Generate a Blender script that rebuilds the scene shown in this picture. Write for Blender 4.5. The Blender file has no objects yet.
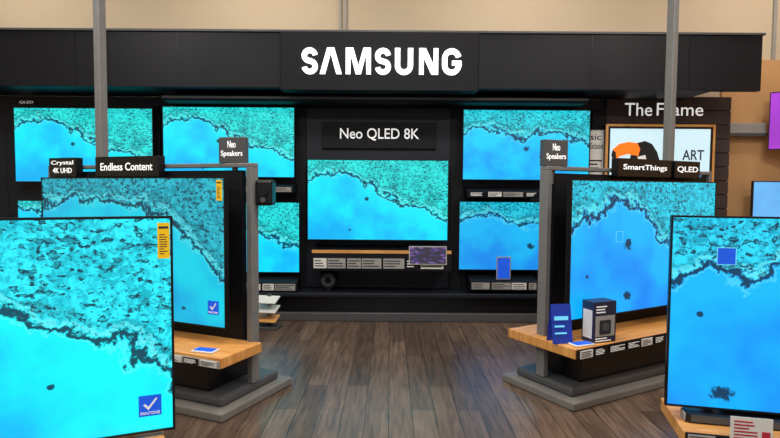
import bpy, math, random
from mathutils import Matrix, Vector
random.seed(4)
S = bpy.context.scene
S.view_settings.view_transform = 'Standard'
COL = S.collection
F = 563.0
PITCH, ROLL, H = math.radians(3.1), math.radians(0.4), 1.5

# ---------------------------------------------------------------- camera
cd = bpy.data.cameras.new("camera"); cam = bpy.data.objects.new("camera", cd); COL.objects.link(cam)
cd.sensor_width = 36; cd.lens = F/780*36; cd.clip_start = 0.05
R = Matrix.Rotation(math.radians(90)-PITCH, 3, 'X') @ Matrix.Rotation(ROLL, 3, 'Z')
cam.matrix_world = Matrix.Translation((0, 0, H)) @ R.to_4x4()
S.camera = cam
def ony(px, py, Y):
    """world x,z on the vertical plane y=Y measured from the survey photo"""
    d = R @ Vector(((px-390)/F, -(py-219)/F, -1)); t = Y/d.y
    return d.x*t, H+d.z*t
def rect(a, b, c, d, Y):
    x0, z1 = ony(a, b, Y); x1, z0 = ony(c, d, Y)
    return x0, x1, z0, z1

# ---------------------------------------------------------------- materials
def lin(c):
    return tuple(((v/255)/12.92 if v/255 <= .04045 else ((v/255+.055)/1.055)**2.4) for v in c)+(1,)
MATS = {}
def mat(name, c, rough=.5, metal=0, em=0, vary=.12, scale=12, bump=0, spec=.5):
    if name in MATS: return MATS[name]
    m = bpy.data.materials.new(name); m.use_nodes = True; N = m.node_tree.nodes; L = m.node_tree.links
    b = N['Principled BSDF']; b.inputs['Roughness'].default_value = rough; b.inputs['Metallic'].default_value = metal
    b.inputs['Specular IOR Level'].default_value = spec
    tc = N.new('ShaderNodeTexCoord'); nz = N.new('ShaderNodeTexNoise'); nz.inputs['Scale'].default_value = scale; nz.inputs['Detail'].default_value = 4
    L.new(tc.outputs['Object'], nz.inputs['Vector'])
    mx = N.new('ShaderNodeMix'); mx.data_type = 'RGBA'
    l = lin(c); mx.inputs[6].default_value = tuple(v*(1-vary) for v in l[:3])+(1,); mx.inputs[7].default_value = tuple(min(1, v*(1+vary)) for v in l[:3])+(1,)
    L.new(nz.outputs['Fac'], mx.inputs[0]); L.new(mx.outputs[2], b.inputs['Base Color'])
    if em:
        L.new(mx.outputs[2], b.inputs['Emission Color']); b.inputs['Emission Strength'].default_value = em
    if bump:
        bp = N.new('ShaderNodeBump'); bp.inputs['Strength'].default_value = bump; L.new(nz.outputs['Fac'], bp.inputs['Height']); L.new(bp.outputs[0], b.inputs['Normal'])
    MATS[name] = m; return m

BLACK = mat("black_gloss", (9, 10, 15), .3)
BLACKM = mat("black_matte", (12, 14, 21), .6, spec=.3)
NAVY = mat("charcoal_panel", (20, 25, 38), .5, spec=.4)
PANEL = mat("header_black", (17, 18, 27), .45, spec=.3)
GREY = mat("grey_powdercoat", (122, 122, 122), .45, .1)
GREYD = mat("dark_grey_metal", (84, 85, 88), .45, .2)
BASEG = mat("stand_base_grey", (118, 115, 112), .5)
GREYL = mat("light_grey_laminate", (160, 158, 155), .5)
WHITE = mat("white_print", (235, 235, 232), .6, em=.25, vary=.02)
LETTER = mat("lit_white_letter", (250, 250, 250), .5, em=1.6, vary=.0)
SIGNTX = mat("sign_white", (235, 235, 235), .5, em=.7, vary=.0)
PAPER = mat("paper_white", (225, 224, 218), .7, vary=.03)
INK = mat("ink_dark", (40, 40, 50), .7)
YELLOW = mat("yellow_label", (245, 195, 10), .6, em=.2)
BLUE = mat("badge_blue", (20, 80, 205), .5, em=.6)
REDP = mat("print_red", (190, 40, 60), .6)
BEIGE = mat("beige_wall_paint", (208, 192, 167), .85, vary=.04, scale=2)
WARM = mat("warm_wall_paint", (206, 160, 110), .85, vary=.05, scale=2)
PURPLE = mat("purple_screen", (150, 50, 190), .4, em=.8, vary=.4, scale=2)
SKYB = mat("pale_blue_screen", (90, 160, 220), .4, em=.9, vary=.4, scale=3)
CYANB = mat("icon_cyan", (110, 205, 240), .4, em=.55, vary=.02)

def wood(name, c1, c2, sx, sy, rough=.4, axis=0):
    m = bpy.data.materials.new(name); m.use_nodes = True; N = m.node_tree.nodes; L = m.node_tree.links
    b = N['Principled BSDF']; b.inputs['Roughness'].default_value = rough
    tc = N.new('ShaderNodeTexCoord'); mp = N.new('ShaderNodeMapping'); mp.inputs['Scale'].default_value = (sx, sy, sx)
    nz = N.new('ShaderNodeTexNoise'); nz.inputs['Scale'].default_value = 3; nz.inputs['Detail'].default_value = 8; nz.inputs['Distortion'].default_value = .6
    L.new(tc.outputs['Object'], mp.inputs[0]); L.new(mp.outputs[0], nz.inputs[0])
    r = N.new('ShaderNodeValToRGB'); r.color_ramp.elements[0].position = .3; r.color_ramp.elements[1].position = .7
    r.color_ramp.elements[0].color = lin(c1); r.color_ramp.elements[1].color = lin(c2)
    L.new(nz.outputs[0], r.inputs[0]); L.new(r.outputs[0], b.inputs['Base Color']); return m
OAK = wood("honey_oak", (200, 132, 66), (232, 172, 100), 1.2, 14)
DARKWOOD = wood("dark_walnut_slat", (44, 36, 38), (66, 52, 52), 1, 10, .6)

def floor_mat():
    m = bpy.data.materials.new("wood_plank_floor"); m.use_nodes = True; N = m.node_tree.nodes; L = m.node_tree.links
    b = N['Principled BSDF']
    tc = N.new('ShaderNodeTexCoord'); mp = N.new('ShaderNodeMapping'); mp.inputs['Rotation'].default_value = (0, 0, math.radians(90))
    L.new(tc.outputs['Object'], mp.inputs[0])
    br = N.new('ShaderNodeTexBrick'); br.offset = .37; br.inputs['Scale'].default_value = 1
    br.inputs['Brick Width'].default_value = 1.25; br.inputs['Row Height'].default_value = .155; br.inputs['Mortar Size'].default_value = .0025
    br.inputs['Color1'].default_value = lin((90, 74, 63)); br.inputs['Color2'].default_value = lin((120, 101, 87)); br.inputs['Mortar'].default_value = lin((36, 30, 27))
    L.new(mp.outputs[0], br.inputs[0])
    m2 = N.new('ShaderNodeMapping'); m2.inputs['Scale'].default_value = (14, 1.1, 1); L.new(tc.outputs['Object'], m2.inputs[0])
    nz = N.new('ShaderNodeTexNoise'); nz.inputs['Scale'].default_value = 2.5; nz.inputs['Detail'].default_value = 9; nz.inputs['Distortion'].default_value = .8
    L.new(m2.outputs[0], nz.inputs[0])
    r = N.new('ShaderNodeValToRGB'); r.color_ramp.elements[0].position = .3; r.color_ramp.elements[1].position = .75
    r.color_ramp.elements[0].color = (.48, .46, .45, 1); r.color_ramp.elements[1].color = (1.22, 1.17, 1.12, 1)
    L.new(nz.outputs[0], r.inputs[0])
    mx = N.new('ShaderNodeMix'); mx.data_type = 'RGBA'; mx.blend_type = 'MULTIPLY'; mx.inputs[0].default_value = 1
    L.new(br.outputs[0], mx.inputs[6]); L.new(r.outputs[0], mx.inputs[7]); L.new(mx.outputs[2], b.inputs['Base Color'])
    b.inputs['Roughness'].default_value = .3
    bp = N.new('ShaderNodeBump'); bp.inputs['Strength'].default_value = .12; L.new(nz.outputs[0], bp.inputs['Height']); L.new(bp.outputs[0], b.inputs['Normal'])
    return m

def screen_mat(name, pts, low, high, blobs=(), seed=0, strength=1.0, w=.022, fs=1.0):
    m = bpy.data.materials.new(name); m.use_nodes = True; N = m.node_tree.nodes; L = m.node_tree.links
    b = N['Principled BSDF']; b.inputs['Base Color'].default_value = (.01, .01, .01, 1); b.inputs['Roughness'].default_value = .35
    def M(op, a, bb=None, c=None, clamp=False):
        n = N.new('ShaderNodeMath'); n.operation = op; n.use_clamp = clamp
        for i, v in enumerate((a, bb, c)):
            if v is None: continue
            if isinstance(v, (int, float)): n.inputs[i].default_value = v
            else: L.new(v, n.inputs[i])
        return n.outputs[0]
    tc = N.new('ShaderNodeTexCoord'); sp = N.new('ShaderNodeSeparateXYZ'); L.new(tc.outputs['UV'], sp.inputs[0])
    u, v = sp.outputs[0], sp.outputs[1]
    mp = N.new('ShaderNodeMapping'); mp.inputs['Scale'].default_value = (1.78, 1, 1); mp.inputs['Location'].default_value = (seed*3.1, seed*1.7, 0)
    L.new(tc.outputs['UV'], mp.inputs[0])
    def noise(scale, det=4, dist=0, rough=.5, sc=(1, 1, 1)):
        q = N.new('ShaderNodeMapping'); q.inputs['Scale'].default_value = sc; L.new(mp.outputs[0], q.inputs[0])
        n = N.new('ShaderNodeTexNoise'); n.inputs['Scale'].default_value = scale; n.inputs['Detail'].default_value = det
        n.inputs['Distortion'].default_value = dist; n.inputs['Roughness'].default_value = rough; L.new(q.outputs[0], n.inputs[0]); return n.outputs[0]
    fc = N.new('ShaderNodeFloatCurve'); cv = fc.mapping.curves[0]
    cv.points[0].location = pts[0]; cv.points[1].location = pts[-1]
    for p in pts[1:-1]: cv.points.new(*p)
    fc.mapping.update(); L.new(u, fc.inputs['Value'])
    n1 = noise(5, 5, .3, .6); n2 = noise(26, 5, .8, .65)
    d = M('SUBTRACT', v, fc.outputs[0])
    d = M('ADD', d, M('MULTIPLY', M('SUBTRACT', n1, .5), .42))
    d = M('ADD', d, M('MULTIPLY', M('SUBTRACT', n2, .5), .12))
    def smooth(x, a, bb):
        n = N.new('ShaderNodeMapRange'); n.interpolation_type = 'SMOOTHSTEP'; n.inputs[1].default_value = a; n.inputs[2].default_value = bb; L.new(x, n.inputs[0]); return n.outputs[0]
    above = smooth(d, 0, .05)
    # speckled reef above the shore line: separate coral heads plus fine crumbs
    n3 = noise(28*fs, 1.5, .1, .5, (.9, 1.35, 1)); n4 = noise(4.2, 3); n5 = noise(62*fs, 1.5, .0, .5, (.85, 1.3, 1))
    n4c = M('SUBTRACT', n4, .5)
    # ring-shaped heads: dark rim, paler middle
    n3b = M('ADD', n3, M('MULTIPLY', n4c, .35))
    spots = smooth(n3b, .585, .605)
    core = smooth(n3b, .66, .70)
    fine = smooth(M('ADD', n5, M('MULTIPLY', n4c, .35)), .61, .65)
    hole = smooth(n5, .40, .5)
    reef = M('MULTIPLY', M('MAXIMUM', M('MULTIPLY', M('MULTIPLY', spots, M('SUBTRACT', 1, M('MULTIPLY', core, .4))), M('ADD', M('MULTIPLY', hole, .5), .5)), M('MULTIPLY', fine, .65)), above)
    ln = M('SUBTRACT', 1, smooth(M('ABSOLUTE', d), w*.5, w*1.3))
    ln2 = M('MULTIPLY', M('SUBTRACT', 1, smooth(M('ABSOLUTE', M('SUBTRACT', d, .10)), .008, .03)), smooth(n2, .45, .58))
    dark = M('MAXIMUM', M('MAXIMUM', reef, ln), M('MULTIPLY', ln2, .8))
    halo = M('MAXIMUM', M('SUBTRACT', 1, smooth(M('ABSOLUTE', M('SUBTRACT', d, .05)), .006, .022)), M('MULTIPLY', M('SUBTRACT', 1, smooth(M('ABSOLUTE', M('ADD', d, w*1.7)), .003, .016)), .6))
    for (bu, bv, br) in blobs:
        dx = M('MULTIPLY', M('SUBTRACT', u, bu), 1.78); dy = M('MULTIPLY', M('SUBTRACT', v, bv), 1.3)
        dd = M('SQRT', M('ADD', M('MULTIPLY', dx, dx), M('MULTIPLY', dy, dy)))
        dd = M('ADD', dd, M('MULTIPLY', M('SUBTRACT', n2, .5), br*2.6))
        dark = M('MAXIMUM', dark, M('SUBTRACT', 1, smooth(dd, br*.6, br*1.05)))
    soft = noise(2.2, 3)
    c0 = N.new('ShaderNodeMix'); c0.data_type = 'RGBA'; l = lin(low); c0.inputs[6].default_value = (l[0], l[1]*.72, min(1, l[2]*1.0), 1); c0.inputs[7].default_value = (l[0], min(1, l[1]*1.35), min(1, l[2]*1.1), 1)
    L.new(smooth(M('ADD', soft, M('MULTIPLY', d, .35)), .12, .55), c0.inputs[0])
    c1 = N.new('ShaderNodeMix'); c1.data_type = 'RGBA'; L.new(above, c1.inputs[0]); L.new(c0.outputs[2], c1.inputs[6])
    hh = N.new('ShaderNodeMix'); hh.data_type = 'RGBA'; g = lin(high); hh.inputs[6].default_value = tuple(x*.68 for x in g[:3])+(1,); hh.inputs[7].default_value = (g[0]+.02, min(1, g[1]*1.3), min(1, g[2]*1.2), 1)
    L.new(smooth(M('ADD', n2, M('MULTIPLY', M('SUBTRACT', n1, .5), .5)), .35, .62), hh.inputs[0]); L.new(hh.outputs[2], c1.inputs[7])
    c3 = N.new('ShaderNodeMix'); c3.data_type = 'RGBA'; L.new(M('MULTIPLY', halo, .55), c3.inputs[0]); L.new(c1.outputs[2], c3.inputs[6]); c3.inputs[7].default_value = lin((110, 235, 240))
    c2 = N.new('ShaderNodeMix'); c2.data_type = 'RGBA'; L.new(M('MULTIPLY', dark, .94), c2.inputs[0]); L.new(c3.outputs[2], c2.inputs[6]); c2.inputs[7].default_value = lin((0, 34, 64))
    L.new(c2.outputs[2], b.inputs['Emission Color']); b.inputs['Emission Strength'].default_value = strength
    return m

fall = [(0, .74), (.2, .84), (.4, .73), (.6, .52), (.8, .42), (1, .27)]
SC_BACK = screen_mat("reef_film_screen", fall, (0, 200, 238), (0, 205, 208), [(.42, .52, .035), (.3, .12, .02)], 0, 1.12)
SC_BACKL = screen_mat("reef_film_screen_low", [(0, .9), (.4, .74), (.7, .55), (1, .35)], (0, 192, 240), (0, 205, 212), [(.5, .3, .03)], 1, 1.12)
SC_BACKR = screen_mat("reef_film_screen_blue", [(0, .66), (.2, .75), (.45, .6), (.6, .68), (1, .5)], (10, 178, 240), (0, 195, 215), [(.5, .45, .05), (.62, .33, .03)], 2, 1.1)
SC_BACKR2 = screen_mat("reef_film_screen_blue_low", [(0, .74), (.25, .8), (.5, .66), (.75, .74), (1, .5)], (20, 155, 228), (0, 180, 210), [(.55, .35, .06)], 3, 1.1)
SC_ML = screen_mat("reef_film_screen_teal", [(0, .8), (.3, .85), (.6, .8), (.8, .62), (1, .32)], (0, 185, 225), (0, 172, 198), [(.8, .1, .02)], 4)
SC_FL = screen_mat("reef_film_screen_cyan", [(0, .8), (.3, .74), (.62, .6), (.76, .50), (.88, .42), (1, .24)], (0, 212, 238), (0, 208, 230), [(.71, .26, .018)], 5, 1.15, w=.026, fs=.8)
SC_MR = screen_mat("reef_film_screen_azure", [(0, .66), (.2, .8), (.45, .78), (.62, .5), (.8, .58), (1, .36)], (0, 156, 240), (0, 190, 222), [(.36, .52, .055), (.36, .12, .05), (.1, .3, .02)], 6, 1.1)
SC_FR = screen_mat("reef_film_screen_deep", [(0, .66), (.12, .74), (.22, .7), (.32, .8), (.6, .6), (1, .4)], (0, 158, 244), (0, 192, 230), [(.085, .49, .02), (.15, .08, .06)], 7, 1.12, w=.028, fs=.8)

def city_mat():
    m = bpy.data.materials.new("tablet_city_picture"); m.use_nodes = True; N = m.node_tree.nodes; L = m.node_tree.links
    b = N['Principled BSDF']; tc = N.new('ShaderNodeTexCoord'); mp = N.new('ShaderNodeMapping'); mp.inputs['Scale'].default_value = (1.5, 1, 4)
    v = N.new('ShaderNodeTexVoronoi'); v.inputs['Scale'].default_value = 9; L.new(tc.outputs['Object'], mp.inputs[0]); L.new(mp.outputs[0], v.inputs[0])
    r = N.new('ShaderNodeValToRGB'); e = r.color_ramp.elements; e[0].position = .1; e[0].color = lin((170, 110, 200)); e[1].position = .6; e[1].color = lin((26, 18, 45))
    k = e.new(.32); k.color = lin((66, 48, 120))
    L.new(v.outputs['Distance'], r.inputs[0]); L.new(r.outputs[0], b.inputs['Emission Color']); b.inputs['Emission Strength'].default_value = .8
    b.inputs['Base Color'].default_value = (.01, .01, .02, 1); return m
CITY = city_mat()

# ---------------------------------------------------------------- builders
def setinfo(o, label=None, cat=None, group=None):
    if label: o["label"] = label
    if cat: o["category"] = cat
    if group: o["group"] = group
def empty(name, label, cat, loc=(0, 0, 0), yaw=0, group=None):
    o = bpy.data.objects.new(name, None); COL.objects.link(o); o.empty_display_size = .1
    o.location = loc; o.rotation_euler = (0, 0, math.radians(yaw)); setinfo(o, label, cat, group); return o
def meshobj(name, vs, fs, m, parent=None, bevel=0, smooth=False):
    me = bpy.data.meshes.new(name); me.from_pydata(vs, [], fs); me.materials.append(m)
    o = bpy.data.objects.new(name, me); COL.objects.link(o); o.parent = parent
    if smooth:
        for p in me.polygons: p.use_smooth = True
    if bevel:
        b = o.modifiers.new("bevel", 'BEVEL'); b.width = bevel; b.segments = 2; b.limit_method = 'ANGLE'
    return o
def boxdata(x0, x1, y0, y1, z0, z1, off=0):
    v = [(x0, y0, z0), (x1, y0, z0), (x1, y1, z0), (x0, y1, z0), (x0, y0, z1), (x1, y0, z1), (x1, y1, z1), (x0, y1, z1)]
    f = [(0, 3, 2, 1), (4, 5, 6, 7), (0, 1, 5, 4), (1, 2, 6, 5), (2, 3, 7, 6), (3, 0, 4, 7)]
    return v, [tuple(i+off for i in q) for q in f]
def box(name, p, x0, x1, y0, y1, z0, z1, m, bevel=.003):
    if x0 > x1: x0, x1 = x1, x0
    v, f = boxdata(x0, x1, y0, y1, z0, z1); return meshobj(name, v, f, m, p, bevel)
def boxes(name, p, lst, m, bevel=0):
    V, Fs = [], []
    for b in lst:
        b = list(b)
        if b[0] > b[1]: b[0], b[1] = b[1], b[0]
        v, f = boxdata(*b, off=len(V)); V += v; Fs += f
    return meshobj(name, V, Fs, m, p, bevel)
def poly(name, p, pts, y, m, th=.002):
    """flat shape in the local XZ plane with thickness"""
    n = len(pts); V = [(a, y, b) for a, b in pts]+[(a, y+th, b) for a, b in pts]
    Fs = [tuple(range(n)), tuple(range(2*n-1, n-1, -1))]+[(i, i+n, (i+1) % n+n, (i+1) % n) for i in range(n)]
    return meshobj(name, V, Fs, m, p)
def stroke(name, p, cl, hw, y, m, th=.03):
    """flat ribbon along a centre line (list of x,z)"""
    V = []; n = len(cl)
    for i, c in enumerate(cl):
        a = Vector(cl[max(0, i-1)]); b = Vector(cl[min(n-1, i+1)]); t = (b-a).normalized(); nx, nz = -t.y, t.x
        for yy in (y, y+th):
            V.append((c[0]+nx*hw, yy, c[1]+nz*hw)); V.append((c[0]-nx*hw, yy, c[1]-nz*hw))
    Fs = []
    for i in range(n-1):
        a = i*4; b = a+4
        Fs += [(a, a+1, b+1, b), (a+2, b+2, b+3, a+3), (a, b, b+2, a+2), (a+1, a+3, b+3, b+1)]
    Fs += [(0, 2, 3, 1), (4*n-4, 4*n-3, 4*n-1, 4*n-2)]
    return meshobj(name, V, Fs, m, p)
def cyl(name, p, c, r, h, m, axis='Z', n=32, r2=None, bevel=0):
    r2 = r if r2 is None else r2; V = []
    for k, (rr, t) in enumerate(((r, 0), (r2, h))):
        for i in range(n):
            a = 2*math.pi*i/n; q = (rr*math.cos(a), rr*math.sin(a))
            V.append((c[0]+q[0], c[1]+q[1], c[2]+t) if axis == 'Z' else (c[0]+q[0], c[1]+t, c[2]+q[1]))
    Fs = [tuple(range(n))[::-1], tuple(range(n, 2*n))]+[(i, (i+1) % n, (i+1) % n+n, i+n) for i in range(n)]
    return meshobj(name, V, Fs, m, p, bevel)
def text(name, p, body, x0, x1, z0, z1, y, m, bold=.0, th=.002, align='fill'):
    c = bpy.data.curves.new("t", 'FONT'); c.body = body; c.offset = bold; c.extrude = .01; c.resolution_u = 4
    o = bpy.data.objects.new("t", c); COL.objects.link(o); bpy.context.view_layer.update()
    me = bpy.data.meshes.new_from_object(o.evaluated_get(bpy.context.evaluated_depsgraph_get()))
    bpy.data.objects.remove(o)
    xs = [v.co.x for v in me.vertices]; ys = [v.co.y for v in me.vertices]
    a, b, cc, d = min(xs), max(xs), min(ys), max(ys)
    for v in me.vertices:
        X = x0+(v.co.x-a)/(b-a)*(x1-x0); Z = z0+(v.co.y-cc)/(d-cc)*(z1-z0); v.co = (X, y-(th if v.co.z > 0 else 0), Z)
    me.materials.clear(); me.materials.append(m); me.name = name
    t = bpy.data.objects.new(name, me); COL.objects.link(t); t.parent = p; return t
def lines(name, p, x0, x1, z0, z1, y, n, m, th=.001):
    """rows of tiny unreadable print"""
    L = []; dz = (z1-z0)/n
    for i in range(n):
        w = (x1-x0)*random.uniform(.55, 1); L.append((x0, x0+w, y-th, y, z0+dz*(i+.3), z0+dz*(i+.7)))
    return boxes(name, p, L, m)

def television(label, loc, yaw, w, h, sm, group=None, mount=.15, b=.010):
    """origin bottom centre, front faces local -y"""
    t = empty("television", label, "television", loc, yaw, group)
    me = bpy.data.meshes.new("screen"); me.from_pydata([(-w/2+b, 0, b), (w/2-b, 0, b), (w/2-b, 0, h-b), (-w/2+b, 0, h-b)], [], [(0, 1, 2, 3)])
    uv = me.uv_layers.new(name="UVMap")
    for i, c in enumerate(((0, 0), (1, 0), (1, 1), (0, 1))): uv.data[i].uv = c
    me.materials.append(sm); s = bpy.data.objects.new("screen", me); COL.objects.link(s); s.parent = t
    boxes("bezel", t, [(-w/2, -w/2+b, -.006, .02, 0, h), (w/2-b, w/2, -.006, .02, 0, h), (-w/2+b, w/2-b, -.006, .02, 0, b), (-w/2+b, w/2-b, -.006, .02, h-b, h)], BLACK)
    box("rear_housing", t, -w/2+.004, w/2-.004, .002, .04, .004, h-.004, BLACKM, .004)
    if mount: box("mounting_bracket", t, -.25, .25, .04, mount, h*.35, h*.7, GREYD)
    return t, w, h
def badge(t, cx, cz, s, tick=True):
    g = poly("corner_badge", t, [(cx-s/2, cz-s/2), (cx+s/2, cz-s/2), (cx+s/2, cz+s/2), (cx-s/2, cz+s/2)], -.004, BLUE, .003)
    q = s*.5
    poly("check_mark", g, [(cx-q*.6, cz+q*.1), (cx-q*.15, cz-q*.4), (cx+q*.65, cz+q*.65), (cx+q*.5, cz+q*.72), (cx-q*.15, cz-q*.1), (cx-q*.45, cz+q*.22)], -.006, WHITE, .002)
    text("badge_lettering", g, "PANTONE", cx-s*.42, cx+s*.42, cz-s*.42, cz-s*.28, -.004, WHITE, .01)
def square_icon(t, cx, cz, s):
    e = .003
    boxes("screen_icon", t, [(cx-s/2, cx+s/2, -.003, -.001, cz+s/2-e, cz+s/2), (cx-s/2, cx+s/2, -.003, -.001, cz-s/2, cz-s/2+e),
        (cx-s/2, cx-s/2+e, -.003, -.001, cz-s/2, cz+s/2), (cx+s/2-e, cx+s/2, -.003, -.001, cz-s/2, cz+s/2)], CYANB)
def energy_label(t, x0, x1, z0, z1):
    g = box("energy_label", t, x0, x1, -.008, -.0065, z0, z1, YELLOW, 0); g["label"] = "yellow energy rating sticker"
    lines("label_print", g, x0+(x1-x0)*.15, x1-(x1-x0)*.15, z0+(z1-z0)*.1, z1-(z1-z0)*.3, -.008, 9, INK, .0005)
    box("label_heading", g, x0+(x1-x0)*.1, x1-(x1-x0)*.1, -.0095, -.008, z1-(z1-z0)*.16, z1-(z1-z0)*.1, INK, 0)

# ---------------------------------------------------------------- room
def struct(name, x0, x1, y0, y1, z0, z1, m):
    o = box(name, None, x0, x1, y0, y1, z0, z1, m, 0); o["kind"] = "structure"; return o
struct("floor", -7, 7, -3, 9, -.1, 0, floor_mat())
struct("ceiling", -7, 7, -3, 9, 4.5, 4.6, BEIGE)
struct("wall_back", -7, 7, 7.0, 7.15, 0, 4.5, BEIGE)
struct("wall_right", 6.0, 6.15, -3, 6.99, 0, 4.5, WARM)
struct("wall_left", -7, -6.85, -3, 6.99, 0, 4.5, BEIGE)
x, _ = ony(343, 10, 6.98)
struct("trim_1", x-.045, x-.02, 6.97, 7.0, 3.0, 4.5, GREYL)
struct("trim_2", x+.02, x+.045, 6.97, 7.0, 3.0, 4.5, GREYL)
x2, z2 = ony(775, 20, 6.98)
struct("trim_3", x2-.02, x2+.02, 6.97, 7.0, 3.0, 4.5, GREYL)
x3 = ony(724, 20, 6.98)[0]
struct("trim_4", x3, 5.99, 6.96, 6.999, 0, ony(760, 60, 6.98)[1], WARM)

WY = 6.6
PZ = .33
HY = 5.95
zt = ony(390, 33, HY)[1]; zb = ony(390, 88.5, HY)[1]
# dark display wall
dw = empty("display_wall", "tall near-black panelled display wall for televisions", "display wall", (0, 0, 0))
xr = ony(605, 150, WY)[0]
box("wall_panel", dw, -5.6, xr, WY, WY+.12, PZ, zb-.001, NAVY, 0)
cz1 = zb-.031; cz0 = ony(390, 102, 6.15)[1]
for px0, px1 in ((155, 161), (296, 306), (450, 462), (590, 604)):
    a = ony(px0, 200, WY-.05)[0]; b = ony(px1, 200, WY-.05)[0]
    box("pilaster", dw, a, b, WY-.06, WY, PZ+.001, cz0-.005, BLACKM, .004)
a, b, c, d = rect(306, 105, 450, 292, WY-.04)
box("centre_panel", dw, a, b, WY-.04, WY, PZ+.01, cz0-.01, NAVY, .004)
for p in (8, 158, 240, 500, 560):
    xx = ony(p, 200, WY)[0]; box("panel_seam", dw, xx-.004, xx+.004, WY-.003, WY, PZ+.01, cz0-.01, BLACK, 0)

# canopy under header
cp = empty("canopy_ledge", "dark ledge with a rounded front running under the header", "ledge", (0, 0, 0))
a = ony(160, 95, 6.15)[0]; b = ony(590, 95, 6.15)[0]
box("ledge_body", cp, a, b, 6.15, WY-.001, cz0, cz1, BLACKM, .03)
box("ledge_light_line", cp, a+.02, b-.02, 6.135, 6.15, (cz0+cz1)/2-.016, (cz0+cz1)/2+.012, GREYD, .004)  # line of soft light along the ledge, modelled as a grey strip

# header
hd = empty("header_sign", "long black header fascia with lit white wordmark lettering", "store sign", (0, 0, 0))
a = ony(281, 50, HY)[0]; b = ony(478, 50, HY)[0]; e = ony(762, 60, HY)[0]; em = ony(715, 60, HY)[0]
box("fascia", hd, -5.6, a-.004, HY, 6.6, zb, zt, PANEL, .006)
box("fascia", hd, b+.004, em, HY, 6.6, zb, zt, PANEL, .006)
box("fascia", hd, em, e, HY, 6.02, zb, zt, PANEL, .004)
box("centre_fascia", hd, a, b, HY-.05, 6.6, zb-.03, zt, BLACKM, .006)
box("top_rail", hd, -5.6, e+.02, HY-.02, 6.3, zt, zt+.025, GREYD, .004)
for p in (75, 108, 178, 592, 690):
    xx = ony(p, 50, HY)[0]; box("joint_line", hd, xx-.003, xx+.003, HY-.003, HY, zb, zt, BLACK, 0)
LY = HY-.05
glyphs = [("S", 302, 318), ("A", 320, 342), ("M", 346, 371), ("S", 375, 391), ("U", 395, 413), ("N", 419, 438), ("G", 442, 461)]
gz0 = ony(382, 75, LY)[1]; gz1 = ony(382, 48.5, LY)[1]; hgt = gz1-gz0; s = .053
def arc(cx, cz, rx, rz, a0, a1, n=14):
    return [(cx+rx*math.cos(math.radians(a0+(a1-a0)*i/n)), cz+rz*math.sin(math.radians(a0+(a1-a0)*i/n))) for i in range(n+1)]
for g, p0, p1 in glyphs:
    x0 = ony(p0, 60, LY)[0]; x1 = ony(p1, 60, LY)[0]; w = x1-x0; xm = (x0+x1)/2
    hw = s/2; zz0 = gz0+hw; zz1 = gz1-hw; Y0 = LY-.03
    if g == "A":
        poly("letter", hd, [(x0, gz0), (x0+s*1.05, gz0), (xm, gz1-.06), (x1-s*1.05, gz0), (x1, gz0), (xm+s*.68, gz1), (xm-s*.68, gz1)], Y0, LETTER)
    elif g == "M":
        poly("letter", hd, [(x0, gz0), (x0+s*.88, gz0), (x0+s*.95, gz1-.07), (xm-s*.5, gz0), (xm+s*.5, gz0), (x1-s*.95, gz1-.07), (x1-s*.88, gz0), (x1, gz0), (x1, gz1), (x1-s*1.45, gz1), (xm, gz0+.085), (x0+s*1.45, gz1), (x0, gz1)], Y0, LETTER)
    elif g == "N":
        poly("letter", hd, [(x0, gz0), (x0+s*.9, gz0), (x0+s*.9, gz1-.1), (x1-s*1.3, gz0), (x1, gz0), (x1, gz1), (x1-s*.9, gz1), (x1-s*.9, gz0+.1), (x0+s*1.3, gz1), (x0, gz1)], Y0, LETTER)
    elif g == "U":
        rx = w/2-hw; stroke("letter", hd, [(x0+hw, gz1), (x0+hw, zz0+rx*1.01)]+arc(xm, zz0+rx, rx, rx, 180, 360, 16)[1:-1]+[(x1-hw, zz0+rx*1.01), (x1-hw, gz1)], hw, Y0, LETTER)
    elif g == "S":
        rx = w/2-hw; rz = (zz1-zz0)/4
        cl_ = arc(xm, zz1-rz, rx, rz, 10, 180, 14)+arc(xm, zz1-rz, rx, rz, 180, 235, 5)[1:]+arc(xm, zz0+rz, rx, rz, 55, 0, 5)+arc(xm, zz0+rz, rx, rz, 0, -170, 14)[1:]
        stroke("letter", hd, cl_, hw*.98, Y0, LETTER)
    else:
        rx = w/2-hw; rz = rx*1.02; zc = (zz0+zz1)/2
        cl_ = arc(xm, zz1-rz, rx, rz, 12, 180, 14)+arc(xm, zz0+rz, rx, rz, 180, 360, 16)
        gg = stroke("letter", hd, cl_, hw, Y0, LETTER)
        box("letter_bar", gg, xm+.005, x1, Y0, LY, zc-hw*1.3, zc+hw*.4, LETTER, 0)
        box("letter_bar", gg, x1-s, x1, Y0, LY, zz0+rz*.9, zc, LETTER, 0)

# plinth
pl = empty("display_plinth", "low glossy dark platform with a projecting lip", "platform", (0, 0, 0))
xe = ony(720, 300, 6.35)[0]
box("plinth_body", pl, -5.6, xe, 6.32, WY+.12, 0, PZ-.05, BLACK, .01)
box("plinth_top", pl, -5.6, xe, 6.24, WY+.12, PZ-.05, PZ-.001, NAVY, .01)
box("kick_board", pl, -5.6, xe, 6.27, 6.32, 0, .1, GREYD, .01)

# centre sign
sg = empty("category_sign", "black panel sign with white category lettering", "sign", (0, 0, 0))
a, b, c, d = rect(322, 122, 436, 149, WY-.08)
box("sign_panel", sg, a, b, WY-.08, WY-.04, c, d, BLACKM, .004)
a, b, c, d = rect(340, 128, 419, 141, WY-.08)
text("sign_lettering", sg, "Neo QLED 8K", a, b, c, d, WY-.08, SIGNTX, .005)

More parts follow.
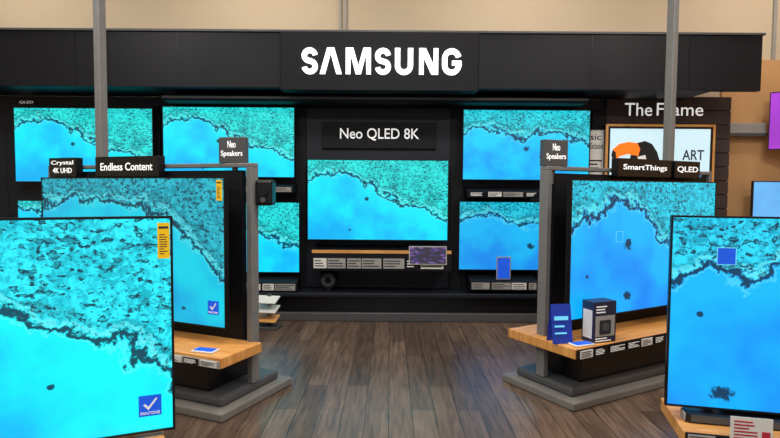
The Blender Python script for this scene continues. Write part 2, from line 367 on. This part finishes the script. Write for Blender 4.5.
# televisions on the wall
def walltv(px, Y, sm, label, icons=()):
    a, b, c, d = rect(*px, Y); t, w, h = television(label, ((a+b)/2, Y, c), 0, b-a, d-c, sm, "televisions on the dark wall", WY-Y-.041 if 306 < px[0] < 320 else WY-Y-.001)
    for (u, v, s) in icons: square_icon(t, (u-.5)*w, v*h, s)
    return t
L1 = "large flat black-framed television showing a turquoise reef film"
walltv((13, 107, 154, 183), 6.42, SC_BACK, L1+", upper row")
walltv((17, 200, 154, 273), 6.42, SC_BACKL, L1+", lower row")
walltv((162, 106, 295, 178), 6.42, SC_BACK, L1+", upper row")
walltv((168, 201, 300, 273), 6.42, SC_BACKL, L1+", lower row")
ct = walltv((307, 159, 448, 241), 6.40, SC_BACK, "large central television showing a turquoise reef film above a shelf")
walltv((463, 109, 589, 181), 6.42, SC_BACKR, L1+", upper row")
walltv((459, 201, 588, 271), 6.42, SC_BACKR2, L1+", lower row")
def wlabel(px, body):
    a, b, c, d = rect(*px, WY); o = empty("series_label", "tiny white lettering label on the dark wall", "label", (0, 0, 0), group="wall series labels")
    box("label_plate", o, a-.02, b+.02, WY-.012, WY, c-.015, d+.015, BLACK, 0)
    text("label_lettering", o, body, a, b, c, d, WY-.012, WHITE, .01)
wlabel((20, 101, 34, 104), "QLED"); wlabel((168, 99.5, 184, 102.5), "QLED")

# info shelves
def info_shelf(px, Y, ntags, label, oak=False):
    x0, x1, z0, z1 = rect(*px, Y-.2); o = empty("information_shelf", label, "shelf", ((x0+x1)/2, 0, 0), group="information shelves"); w = (x1-x0)/2
    yb = WY-.001 if not (306 < px[0] < 450) else WY-.041
    V = [(-w, Y-.2, z0), (w, Y-.2, z0), (w, yb, z0), (-w, yb, z0), (-w, Y-.2, z0+(z1-z0)*.65), (w, Y-.2, z0+(z1-z0)*.65), (w, yb, z1), (-w, yb, z1)]
    meshobj("shelf_body", V, [(0, 3, 2, 1), (4, 5, 6, 7), (0, 1, 5, 4), (1, 2, 6, 5), (2, 3, 7, 6), (3, 0, 4, 7)], BLACKM, o, .004)
    if oak: box("shelf_edge", o, -w, w, Y-.215, Y-.2, z0+(z1-z0)*.78, z0+(z1-z0)*.92, OAK, 0); box("shelf_front", o, -w, w, Y-.21, Y-.2, z0, z0+(z1-z0)*.78, BLACKM, 0)
    xx = -w+.02; k = 0; yf = Y-.215 if oak else Y-.2
    while xx < w-.08 and k < ntags:
        tw = random.uniform(.1, .28)
        tw = min(tw, w-.02-xx); hz = (z1-z0); m = random.choice([PAPER, GREYL, GREYL, BLACK])
        g = box("price_card", o, xx, xx+tw, yf-.006, yf, z0+hz*.1, z0+hz*.55, m, 0)
        lines("card_print", g, xx+.01, xx+tw-.01, z0+hz*.14, z0+hz*.5, yf-.006, 3, INK if m != BLACK else WHITE)
        xx += tw+random.uniform(.01, .03); k += 1
    return o
SL = "slim black information shelf with printed price cards"
info_shelf((312, 248, 451, 271), 6.40, 8, SL+" under the central television", oak=True)
info_shelf((468, 187, 540, 198), 6.45, 6, SL+" under an upper television")
info_shelf((470, 276, 538, 291), 6.45, 6, SL+" under a lower television")
info_shelf((230, 182, 293, 193), 6.45, 5, SL+" under an upper television")
info_shelf((235, 277, 297, 292), 6.45, 5, SL+" under a lower television")
a, b, c, d = rect(409, 246, 447, 265, 6.15)
tb = empty("tablet", "black tablet with a purple city picture leaning on the shelf", "tablet", ((a+b)/2, 6.15, c)); tb.rotation_euler = (math.radians(-12), 0, 0)
w = (b-a)/2; box("tablet_body", tb, -w, w, 0, .012, 0, d-c, GREYL, .004); box("tablet_screen", tb, -w+.012, w-.012, -.001, 0, .012, d-c-.012, CITY, 0)
box("tablet_backrest", tb, -w*.4, w*.4, .012, .06, 0, .05, GREYD)
a, b, c, d = rect(497, 257, 511, 280, 6.26)
ph = empty("tablet", "small upright tablet with a blue screen on the lower shelf", "tablet", ((a+b)/2, 6.28, c)); w = (b-a)/2
box("tablet_body", ph, -w, w, 0, .012, 0, d-c, GREYL, .004); box("tablet_screen", ph, -w+.012, w-.012, -.001, 0, .012, d-c-.012, BLUE, 0)
x, _ = ony(328, 288, 6.38)
sp = empty("round_speaker", "small round black speaker on a stubby foot on the plinth", "speaker", (x, 6.42, PZ))
cyl("speaker_foot", sp, (0, 0, 0), .06, .03, BLACK)
cyl("speaker_body", sp, (0, -.04, .12), .105, .08, BLACKM, 'Y', bevel=.01)
cyl("speaker_grille", sp, (0, -.047, .12), .075, .007, GREYD, 'Y')
cyl("speaker_dome", sp, (0, -.06, .12), .02, .013, BLACK, 'Y', r2=.035)

# ---------------------------------------------------------------- wood-slat bay with framed art set
FY = 6.55
bay = empty("slat_wall_bay", "dark walnut slatted wall bay with white lettering", "wall panel", (0, 0, 0))
a, b, c, d = rect(607, 96, 724, 290, FY)
box("bay_back", bay, a, b, FY+.02, FY+.14, PZ, d, DARKWOOD, 0)
n = 14; hh = (d-PZ)/n
o = boxes("slats", bay, [(a, b, FY, FY+.02, PZ+i*hh+.006, PZ+(i+1)*hh-.006) for i in range(n)], DARKWOOD)
q = rect(625, 103, 652, 116, FY); text("bay_lettering", bay, "The", *q, FY, SIGNTX, .0)
q = rect(657, 103, 703, 116, FY); text("bay_lettering", bay, "Frame", *q, FY, SIGNTX, .0)
a, b, c, d = rect(606, 124, 713, 186, 6.42)
ft = empty("television", "picture-frame television with light wood surround showing a toucan", "television", ((a+b)/2, 6.42, c)); w = b-a; h = d-c
ARTBG = mat("art_screen_white", (185, 215, 228), .5, em=.7, vary=.08, scale=2)
box("rear_housing", ft, -w/2+.01, w/2-.01, .01, .128, .01, h-.01, BLACKM)
fr = .025
boxes("picture_frame", ft, [(-w/2, -w/2+fr, -.012, .01, 0, h), (w/2-fr, w/2, -.012, .01, 0, h), (-w/2+fr, w/2-fr, -.012, .01, 0, fr), (-w/2+fr, w/2-fr, -.012, .01, h-fr, h)], OAK)
boxes("inner_border", ft, [(-w/2+fr, -w/2+.05, -.006, .01, fr, h-fr), (w/2-.05, w/2-fr, -.006, .01, fr, h-fr), (-w/2+.05, w/2-.05, -.006, .01, fr, .05), (-w/2+.05, w/2-.05, -.006, .01, h-.05, h-fr)], BLACK)
box("screen", ft, -w/2+.05, w/2-.05, -.001, .01, .05, h-.05, ARTBG, 0)
def fx(px, py):
    x, z = ony(px, py, 6.42); return x-(a+b)/2, z-c
ORANGE = mat("beak_orange", (245, 110, 15), .5, em=.8)
BIRD = mat("bird_black", (16, 16, 20), .5)
HILL = mat("art_blue_band", (60, 130, 190), .5, em=.5)
poly("picture_ground", ft, [fx(613, 179), fx(706, 179), fx(706, 172), fx(680, 168), fx(655, 173), fx(613, 170)], -.003, HILL)
poly("bird_body", ft, [fx(632, 178), fx(631, 166), fx(630, 158), fx(632, 148), fx(637, 143), fx(645, 141), fx(652, 144), fx(657, 152), fx(661, 166), fx(663, 178)], -.004, BIRD)
poly("bird_beak", ft, [fx(638, 156), fx(628, 154), fx(620, 156), fx(613, 161), fx(611, 155), fx(613, 149), fx(619, 144), fx(628, 142), fx(637, 143), fx(640, 149)], -.006, ORANGE)
poly("bird_throat", ft, [fx(637, 157), fx(645, 155), fx(647, 163), fx(640, 165)], -.007, WHITE)
poly("beak_tip", ft, [fx(613, 161), fx(611, 155), fx(612.5, 150), fx(615.5, 152), fx(616, 158.5)], -.007, BIRD)
p0, p1 = fx(682, 160), fx(704, 150)
text("art_lettering", ft, "ART", p0[0], p1[0], p0[1], p1[1], -.004, INK, .01)
# poster between bays
a, b, c, d = rect(588, 130, 603.5, 185, 6.5)
bn = empty("poster_panel", "narrow white poster with printed dark words on the wall", "poster", (0, 0, 0))
a = ony(589.5, 150, 6.40)[0]
box("poster_board", bn, a, b, 6.50, 6.539, c, d, PAPER, 0)
q = rect(590.5, 134, 601, 140, 6.5); text("poster_lettering", bn, "sic", *q, 6.5, INK, .01)
q = rect(590.5, 143, 603, 149, 6.5); text("poster_lettering", bn, "Exclusive", *q, 6.5, INK, .01)
lines("poster_print", bn, a+.02, b-.02, c+.05, c+.3, 6.5, 6, INK)

# far right corner
a, b, c, d = rect(764, 92, 800, 150, 6.75)
t, w, h = television("television showing a purple picture, angled out from the wall", (4.87, 6.5, c), -38, .9, d-c, PURPLE, None, .04)
box("mounting_arm", t, -.03, .03, .04, .28, h*.4, h*.5, GREYD)
a, b, c, d = rect(753, 181, 870, 250, 6.7)
t, w, h = television("television showing a pale blue picture low on the wall", ((a+b)/2, 6.7, c), 0, b-a, d-c, SKYB, None, .259)
sh = empty("wall_rail", "grey metal fixture rail mounted on the warm wall", "rail", (0, 0, 0))
a, b, c, d = rect(724, 122, 770, 136, 6.8)
box("rail_bar", sh, a, b, 6.86, 6.959, c, d, GREYL, .01)
box("rail_lip", sh, a, b, 6.84, 6.86, c, c+.04, GREYD, .004)
a, b, c, d = rect(724, 210, 900, 300, 6.75)
cb = empty("low_cabinet", "low dark cabinet with a grey top against the wall", "cabinet", (0, 0, 0))
box("cabinet_body", cb, a+.1, 5.9, 6.5, 6.95, 0, .6, BLACKM, .01); box("cabinet_top", cb, a+.08, 5.92, 6.47, 6.955, .6, .64, GREY, .006)
box("cabinet_door", cb, a+.12, a+.75, 6.485, 6.5, .05, .57, NAVY, .004); box("cabinet_door", cb, a+.77, a+1.4, 6.485, 6.5, .05, .57, NAVY, .004)

# ---------------------------------------------------------------- free-standing display stands
def loc(C, yaw, x, y, z):
    r = math.radians(yaw); return (C[0]+x*math.cos(r)-y*math.sin(r), C[1]+x*math.sin(r)+y*math.cos(r), z)
def cards(o, s, y, z0, z1, items):
    for u0, u1, kind in items:
        m = {'w': PAPER, 'b': BLACK, 'g': GREYL}[kind]
        xa, xb = sorted((s*u0, s*u1))
        g = box("price_card", o, xa, xb, y-.006, y, z0, z1, m, 0)
        lines("card_print", g, xa+.008, xb-.008, z0+.005, z1-.005, y-.006, 4, WHITE if kind == 'b' else INK)
def stand(C, yaw, s, W, D, pole, label, sh_z=.43, u0=0.0, top=1.64, yc=.4, sd=None, pu=.07, bu=0):
    o = empty("display_stand", label, "display stand", (C[0], C[1], 0), yaw, "display stands")
    X = lambda u: s*u
    sd = sd or D-.05
    box("base_plate", o, X(u0+bu), X(W), 0, D, 0.0, .06, BASEG, .012)
    box("base_deck", o, X(u0+bu+.07), X(W-.06), .08, D-.08, .06, .125, GREYD, .02)
    for uu in (pu, W-.09):
        box("upright_post", o, X(uu), X(uu+.045), yc-.03, yc+.05, .125, top, GREY, .005)
    box("top_rail", o, X(pu), X(W-.045), yc-.03, yc+.05, top, top+.03, GREY, .005)
    box("back_panel", o, X(pu+.09), X(W-.1), yc-.01, yc+.03, .3, top-.02, BLACKM, .004)
    box("shelf_board", o, X(u0), X(W), 0, sd, sh_z-.07, sh_z, OAK, .006)
    box("cabinet_box", o, X(u0+.22), X(W-.2), .14, D-.15, .125, sh_z-.07, BLACK, .01)
    if pole:
        box("ceiling_pole", o, X(pole)-.032, X(pole)+.032, yc-.03, yc+.04, top+.03, 4.5, GREY, .006)
    return o, X, yc

cl = (-1.06, 3.50)
YL = -24
o, X, yc = stand(cl, YL, -1, 2.2, .80, 1.55, "grey metal display stand with oak shelf, turned outward", yc=.42, sd=.42, pu=.06, sh_z=.42)
w, h = 1.87, 1.04
tl, w, h = television("large television with yellow energy sticker and corner check badge", loc((-1.06, 3.56), YL, -.148-w/2, .2, .53), YL, w, h, SC_ML, "televisions on stands", .14)
energy_label(tl, w/2-.07, w/2-.02, h-.16, h-.02); badge(tl, w/2-.11, .14, .095)
box("ticket_strip", o, -2.1, -.01, -.008, 0, .352, .40, GREYL, .002)
cards(o, -1, -.008, .357, .396, [(.03, .16, 'w'), (.18, .3, 'b'), (.32, .5, 'w'), (.53, .66, 'w')])

YR = 30
cr = (1.247, 3.72)
o2, X2, yc2 = stand(cr, YR, 1, 2.15, .72, 1.51, "grey metal display stand with oak shelf holding cartons and cards", yc=.38, sd=.66, pu=.07)
w, h = 1.76, 1.01
tr, w, h = television("large television showing a blue reef film on a grey stand", loc((1.247, 3.755), YR, .115+w/2, .16, .565), YR, w, h, SC_MR, "televisions on stands", .14)
square_icon(tr, -.2*w, .58*h, .08)
box("ticket_strip", o2, .01, 2.1, -.008, 0, .352, .425, BLACK, .002)
cards(o2, 1, -.008, .362, .415, [(.04, .16, 'w'), (.18, .3, 'b'), (.33, .5, 'b'), (.52, .66, 'b'), (.68, .8, 'w'), (.83, .95, 'b'), (1.0, 1.15, 'w')])

# front stands
cfl = (-.95, 2.416)
o3, X3, yc3 = stand(cfl, 23, -1, 1.75, .55, None, "grey display stand with oak shelf carrying a cyan-lit television", u0=.03, top=1.3, sh_z=.37, yc=.25, pu=.15)
w, h = 1.67, .98
tf, w, h = television("large television with yellow energy sticker and blue check badge", loc(cfl, 23, -w/2+.018, .12, .39), 23, w, h, SC_FL, "televisions on stands", .11, b=.011)
energy_label(tf, w/2-.064, w/2-.014, h-.19, h-.03); badge(tf, w/2-.105, .125, .095)
cfr = (1.40, 2.70)
o4, X4, yc4 = stand(cfr, -13, 1, 1.75, .5, None, "grey display stand with oak shelf carrying a blue-lit television", u0=.04, top=1.28, sh_z=.33, yc=.27, pu=.2)
w, h = 1.67, .98
tg, w, h = television("large television showing a deep blue reef film on a stand", loc(cfr, -13, w/2-.01, .15, .395), -13, w, h, SC_FR, "televisions on stands", .10, b=.010)
square_icon(tg, -w/2+.26, h-.2, .088)
poly("icon_fill", tg, [(-w/2+.22, h-.24), (-w/2+.3, h-.24), (-w/2+.3, h-.16), (-w/2+.22, h-.16)], -.0015, BLUE, .001)
sb = empty("soundbar", "long black soundbar lying on the shelf under a television", "soundbar", loc(cfr, -13, .08, .10, .331), -13)
box("soundbar_body", sb, 0, 1.1, 0, .1, 0, .05, BLACK, .012); box("soundbar_grille", sb, .02, 1.08, -.003, 0, .008, .044, GREYD, .001); box("soundbar_end_cap", sb, -.006, .0, .01, .09, .006, .045, GREYL, .002)
box("ticket_strip", o4, .05, 1.7, -.008, 0, .265, .325, BLACK, .002)
cards(o4, 1, -.008, .272, .318, [(.06, .18, 'g'), (.5, .62, 'w')])

def topsign(C, yaw, s, u0, u1, z0, z1, y, body, label, dep=.05, m=BLACK, spin=0):
    um = (u0+u1)/2; p = loc(C, yaw, s*um, y, z0)
    o = empty("stand_sign", label, "sign", p, yaw+spin, "signs on display stands"); w = abs(u1-u0)/2; h = z1-z0
    box("sign_box", o, -w, w, 0, dep, 0, h, m, .004)
    rows = body.split("\n"); n = len(rows); f = .5 if n == 1 else .36
    for i, r in enumerate(rows):
        zc = h*.5 if n == 1 else h*(.72-.38*i)
        ww = w*.82*(len(r)/max(len(q) for q in rows))
        text("sign_lettering", o, r, -ww, ww, zc-h*f*.38, zc+h*f*.38, 0, SIGNTX, .01)
    return o
TS = 1.574
topsign(cl, YL, -1, .84, 1.50, TS, TS+.155, .40-.08, "Endless Content", "long black sign box with white lettering on a stand top", .065)
topsign(cl, YL, -1, 1.72, 2.04, TS, TS+.155, .40-.08, "Crystal\n4K UHD", "small black sign box with two lines of white lettering", .065)
topsign(cl, YL, -1, .135, .335, 1.672, 1.672+.18, yc-.02, "Neo\nSpeakers", "grey square sign box with white lettering on a post", .06, GREYD, spin=12)
TS = 1.605
topsign(cr, YR, 1, .74, 1.40, TS-.002, TS+.142, yc2-.1, "SmartThings", "long black sign box with white lettering on a stand top", .065)
topsign(cr, YR, 1, 1.45, 1.80, TS-.002, TS+.142, yc2-.1, "QLED", "small black sign box with white lettering on a stand top", .065)
topsign(cr, YR, 1, .06, .26, 1.672, 1.672+.19, yc2-.02, "Neo\nSpeakers", "grey square sign box with white lettering on a post", .06, GREYD, spin=-12)
# short stems that carry the raised square signs
box("sign_stem", o, -.25, -.22, yc, yc+.03, 1.58, 1.672, GREY, .002)
box("sign_stem", o2, .145, .175, yc2, yc2+.03, 1.54, 1.672, GREY, .002)

p = loc(cl, YL, -.055, yc+.0, 1.375)
cs = empty("clamp_speaker", "small black speaker with round driver clamped to a post", "speaker", p, -5)
box("speaker_body", cs, .0, .12, -.0, .12, 0, .18, BLACK, .02)
cyl("speaker_driver", cs, (.06, -.01, .11), .042, .012, BLACKM, 'Y')
cyl("speaker_tweeter", cs, (.06, -.008, .04), .018, .01, GREYD, 'Y')

def pamphlet(C, yaw, x, y, z, w, h, m, label, spin=0):
    o = empty("leaflet_card", label, "card", loc(C, yaw, x, y, z), yaw+spin)
    V = [(-w/2, 0, 0), (w/2, 0, 0), (w/2, .05, h), (-w/2, .05, h), (-w/2, .1, 0), (w/2, .1, 0)]
    meshobj("card_face", V, [(0, 1, 2, 3), (3, 2, 5, 4)], m, o)
    boxes("card_print", o, [(-w*.38, w*.3, .02+.0, .024, h*.62-.006, h*.62+.02), (-w*.38, w*.1, .012, .016, h*.42, h*.42+.012), (-w*.38, w*.2, .005, .009, h*.25, h*.25+.01)], CYANB)
    return o
DBLUE = mat("leaflet_blue", (22, 50, 150), .5, em=.2)
pamphlet(cr, YR, .035, .14, .431, .15, .27, DBLUE, "upright blue leaflet card standing on an oak shelf", spin=-20)
NAVYB = mat("carton_navy", (35, 42, 70), .4)
pb = empty("speaker_carton", "dark retail carton with printed panels on an oak shelf", "box", loc(cr, YR, .33, .085, .431), 22)
box("carton_body", pb, -.1, .1, -.06, .06, 0, .29, NAVYB, .003)
box("carton_window", pb, -.085, .085, -.062, -.06, .045, .19, GREYL, 0)
box("carton_picture", pb, -.05, .05, -.066, -.062, .06, .16, INK, .004)
cyl("carton_picture_lens", pb, (0, -.068, .11), .03, .002, GREYD, 'Y')
lines("carton_print", pb, -.08, .02, .205, .265, -.06, 3, WHITE)
lines("carton_print", pb, -.085, .085, .005, .04, -.061, 2, WHITE)
box("carton_side_print", pb, -.102, -.1, -.045, .045, .03, .23, PAPER, 0)
def flat_tablet(C, yaw, x, y, z, label, spin=0):
    o = empty("tablet", label, "tablet", loc(C, yaw, x, y, z), yaw+spin)
    box("tablet_body", o, -.08, .08, -.045, .045, 0, .012, PAPER, .004); box("tablet_screen", o, -.07, .07, -.037, .037, .012, .0135, BLUE, 0)
flat_tablet(cl, YL, -.2, .08, .421, "small white tablet lying flat on an oak shelf", 8)
flat_tablet(cr, YR, .13, .06, .431, "small white tablet lying flat beside a carton", -8)
pt = empty("price_sign", "white printed price sign with red corner on a small foot", "price sign", loc(cfr, -13, .33, -.02, .331), -13)
box("sign_foot", pt, -.06, .06, .005, .06, 0, .008, GREYL, .002)
box("sign_card", pt, -.09, .09, 0, .004, -.07, .098, PAPER, 0)
box("red_corner", pt, .045, .08, -.002, 0, .0, .035, REDP, 0)
lines("sign_print", pt, -.075, .035, -.06, .085, -.001, 9, REDP)

# brochure rack beside the plinth
x = (267-390)/F*5.95
br = empty("brochure_rack", "low tiered rack holding white brochures near the plinth", "brochure rack", (x, 5.95, 0), -10)
box("rack_base", br, -.13, .13, -.1, .1, 0, .03, GREYD, .005); box("rack_spine", br, -.02, .02, .04, .07, .03, .36, GREYD, .004)
for i in range(3):
    z = .08+i*.1
    V = [(-.12, -.09, z), (.12, -.09, z), (.12, .06, z+.05), (-.12, .06, z+.05)]
    V += [(a, b, c+.012) for a, b, c in V]
    meshobj("rack_tray", V, [(0, 3, 2, 1), (4, 5, 6, 7), (0, 1, 5, 4), (1, 2, 6, 5), (2, 3, 7, 6), (3, 0, 4, 7)], PAPER if i else OAK, br, .002)

# ---------------------------------------------------------------- lights
def area(x, y, z, sx, sy, p, col, rot=(0, 0, 0)):
    l = bpy.data.lights.new("ceiling_light", 'AREA'); l.shape = 'RECTANGLE'; l.size = sx; l.size_y = sy; l.energy = p; l.color = col
    o = bpy.data.objects.new("ceiling_light", l); COL.objects.link(o); o.location = (x, y, z); o.rotation_euler = rot
for x in (-3.2, 0, 3.2):
    for y in (0.3, 3.2):
        area(x, y, 4.4, 1.2, .6, 85, (1, .95, .88))
for x in (-4.5, -1.5, 1.5, 4.5):
    area(x, 5.6, 4.4, 1.0, .3, 21, (1, .9, .78), (math.radians(35), 0, 0))
W = bpy.data.worlds.new("w"); S.world = W; W.use_nodes = True
W.node_tree.nodes['Background'].inputs[0].default_value = (.9, .95, 1, 1); W.node_tree.nodes['Background'].inputs[1].default_value = .4
